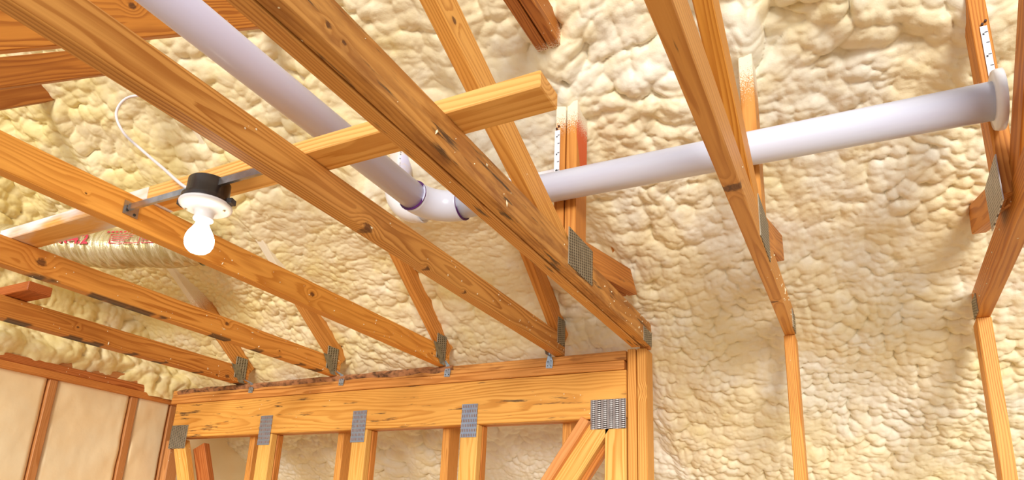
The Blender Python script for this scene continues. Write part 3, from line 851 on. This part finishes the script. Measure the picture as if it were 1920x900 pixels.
for i in range(nu + 1):
    s = dL * i / nu
    for k in range(nv + 1):
        a = 2 * math.pi * k / nv
        wr = 0.0035 * math.sin(s * 150 + 2.5 * math.sin(a * 2)) * (0.5 + 0.5 * math.sin(a * 3 + s * 20)) + 0.005 * math.sin(s * 24)
        r = DR + wr
        p = dA + ax * s + side_ * (r * math.cos(a)) + upv * (r * math.sin(a) * (1.0 if math.sin(a) > -0.2 else 0.94)) + Vector((0, 0, -0.02 * math.sin(math.pi * s / dL)))
        P[i, k] = p
body = link('duct_jacket', gridmesh('duct_jacket', P), M_FOIL, dt)
# the jacket's object coords are world aligned; rotate wrinkles with the mesh itself
def on_duct(u, v):
    """u metres along, v metres round the jacket from its camera-side middle"""
    a = v / DR
    s = u
    r = DR + 0.0075
    return dA + ax * s + side_ * (r * math.cos(a)) + upv * (r * math.sin(a)) + Vector((0, 0, -0.02 * math.sin(math.pi * s / dL)))

def print_rects(name, rects):
    vv, ff = [], []
    for (u0, v0, u1, v1) in rects:
        n = max(1, int((u1 - u0) / 0.02)); q = len(vv)
        for i in range(n + 1):
            uu = u0 + (u1 - u0) * i / n
            vv.append(on_duct(uu, v0)); vv.append(on_duct(uu, v1))
        for i in range(n): ff.append((q + 2 * i, q + 2 * i + 2, q + 2 * i + 3, q + 2 * i + 1))
    return link(name, mesh(name, vv, ff), M_REDINK, body)

def print_text(name, txt, size, u0, v0):
    cu = bpy.data.curves.new(name, 'FONT'); cu.body = txt; cu.size = size; cu.offset = 0.002
    ob = bpy.data.objects.new(name, cu); COL.objects.link(ob)
    dg = bpy.context.evaluated_depsgraph_get()
    me = bpy.data.meshes.new_from_object(ob.evaluated_get(dg))
    bpy.data.objects.remove(ob)
    for v in me.vertices: v.co = on_duct(u0 + v.co.x, v0 + v.co.y)
    me.name = name
    return link(name, me, M_REDINK, body)

print_text('red_lettering', 'R-4.2', 0.062, 0.395, -0.012)
def frame(u0, v0, u1, v1, w_=0.0035):
    return [(u0, v0, u1, v0 + w_), (u0, v1 - w_, u1, v1), (u0, v0, u0 + w_, v1), (u1 - w_, v0, u1, v1)]
rc = frame(0.625, -0.012, 0.765, 0.032) + frame(0.775, -0.012, 0.905, 0.032)
for q in range(3):
    rc.append((0.635, 0.0 + q * 0.009, 0.635 + random.uniform(0.05, 0.11), 0.0035 + q * 0.009))
    rc.append((0.785, 0.0 + q * 0.009, 0.785 + random.uniform(0.05, 0.10), 0.0035 + q * 0.009))
for q in range(8):
    rc.append((0.60 + q * 0.019, 0.042, 0.612 + q * 0.019, 0.052))
print_rects('red_print_boxes', rc)

# ================================================================== FOAM CRUMBS stuck to the timber (uncountable flecks, one part per truss)
M_CRUMB = plain('foam_crumb', (0.90, 0.78, 0.50), 0.6, var=0.02)
def crumbs(t_, xf, ya, yb, n, sgn=1):
    vv, ff = [], []
    for i in range(n):
        y = yb - (yb - ya) * random.random() ** 2
        z = random.uniform(1.005, 1.112)
        c = U(xf, y, z)
        r_ = random.choice((0.0012, 0.0016, 0.002, 0.003))
        st = random.uniform(1, 3.5) if random.random() < 0.35 else 1
        ang = random.uniform(0, 6.28)
        q = len(vv)
        dx = Vector((0, math.cos(ang), math.sin(ang))); dy = Vector((0, -math.sin(ang), math.cos(ang)))
        vv += [c + dx * r_ * st, c + dy * r_, c - dx * r_ * st, c - dy * r_, c + Vector((sgn * r_ * 1.3, 0, 0))]
        ff += [(q, q + 1, q + 4), (q + 1, q + 2, q + 4), (q + 2, q + 3, q + 4), (q + 3, q, q + 4)]
    o_ = link('foam_crumbs', recalc(mesh('foam_crumbs', vv, ff)), M_CRUMB, t_)
    o_['kind'] = 'stuff'
crumbs(tA, -1.4455, 1.6, 3.36, 46)
crumbs(tB, -2.2125, 1.6, 3.36, 40)
crumbs(tC, -3.0595, 1.6, 3.36, 34)
crumbs(tD, -3.8995, 1.8, 3.36, 26)
crumbs(t1, -0.9405, 0.9, 3.3, 40)
crumbs(t2, -0.2485, 1.7, 3.3, 36)
crumbs(t3, 0.4655, 2.3, 3.3, 22, -1)
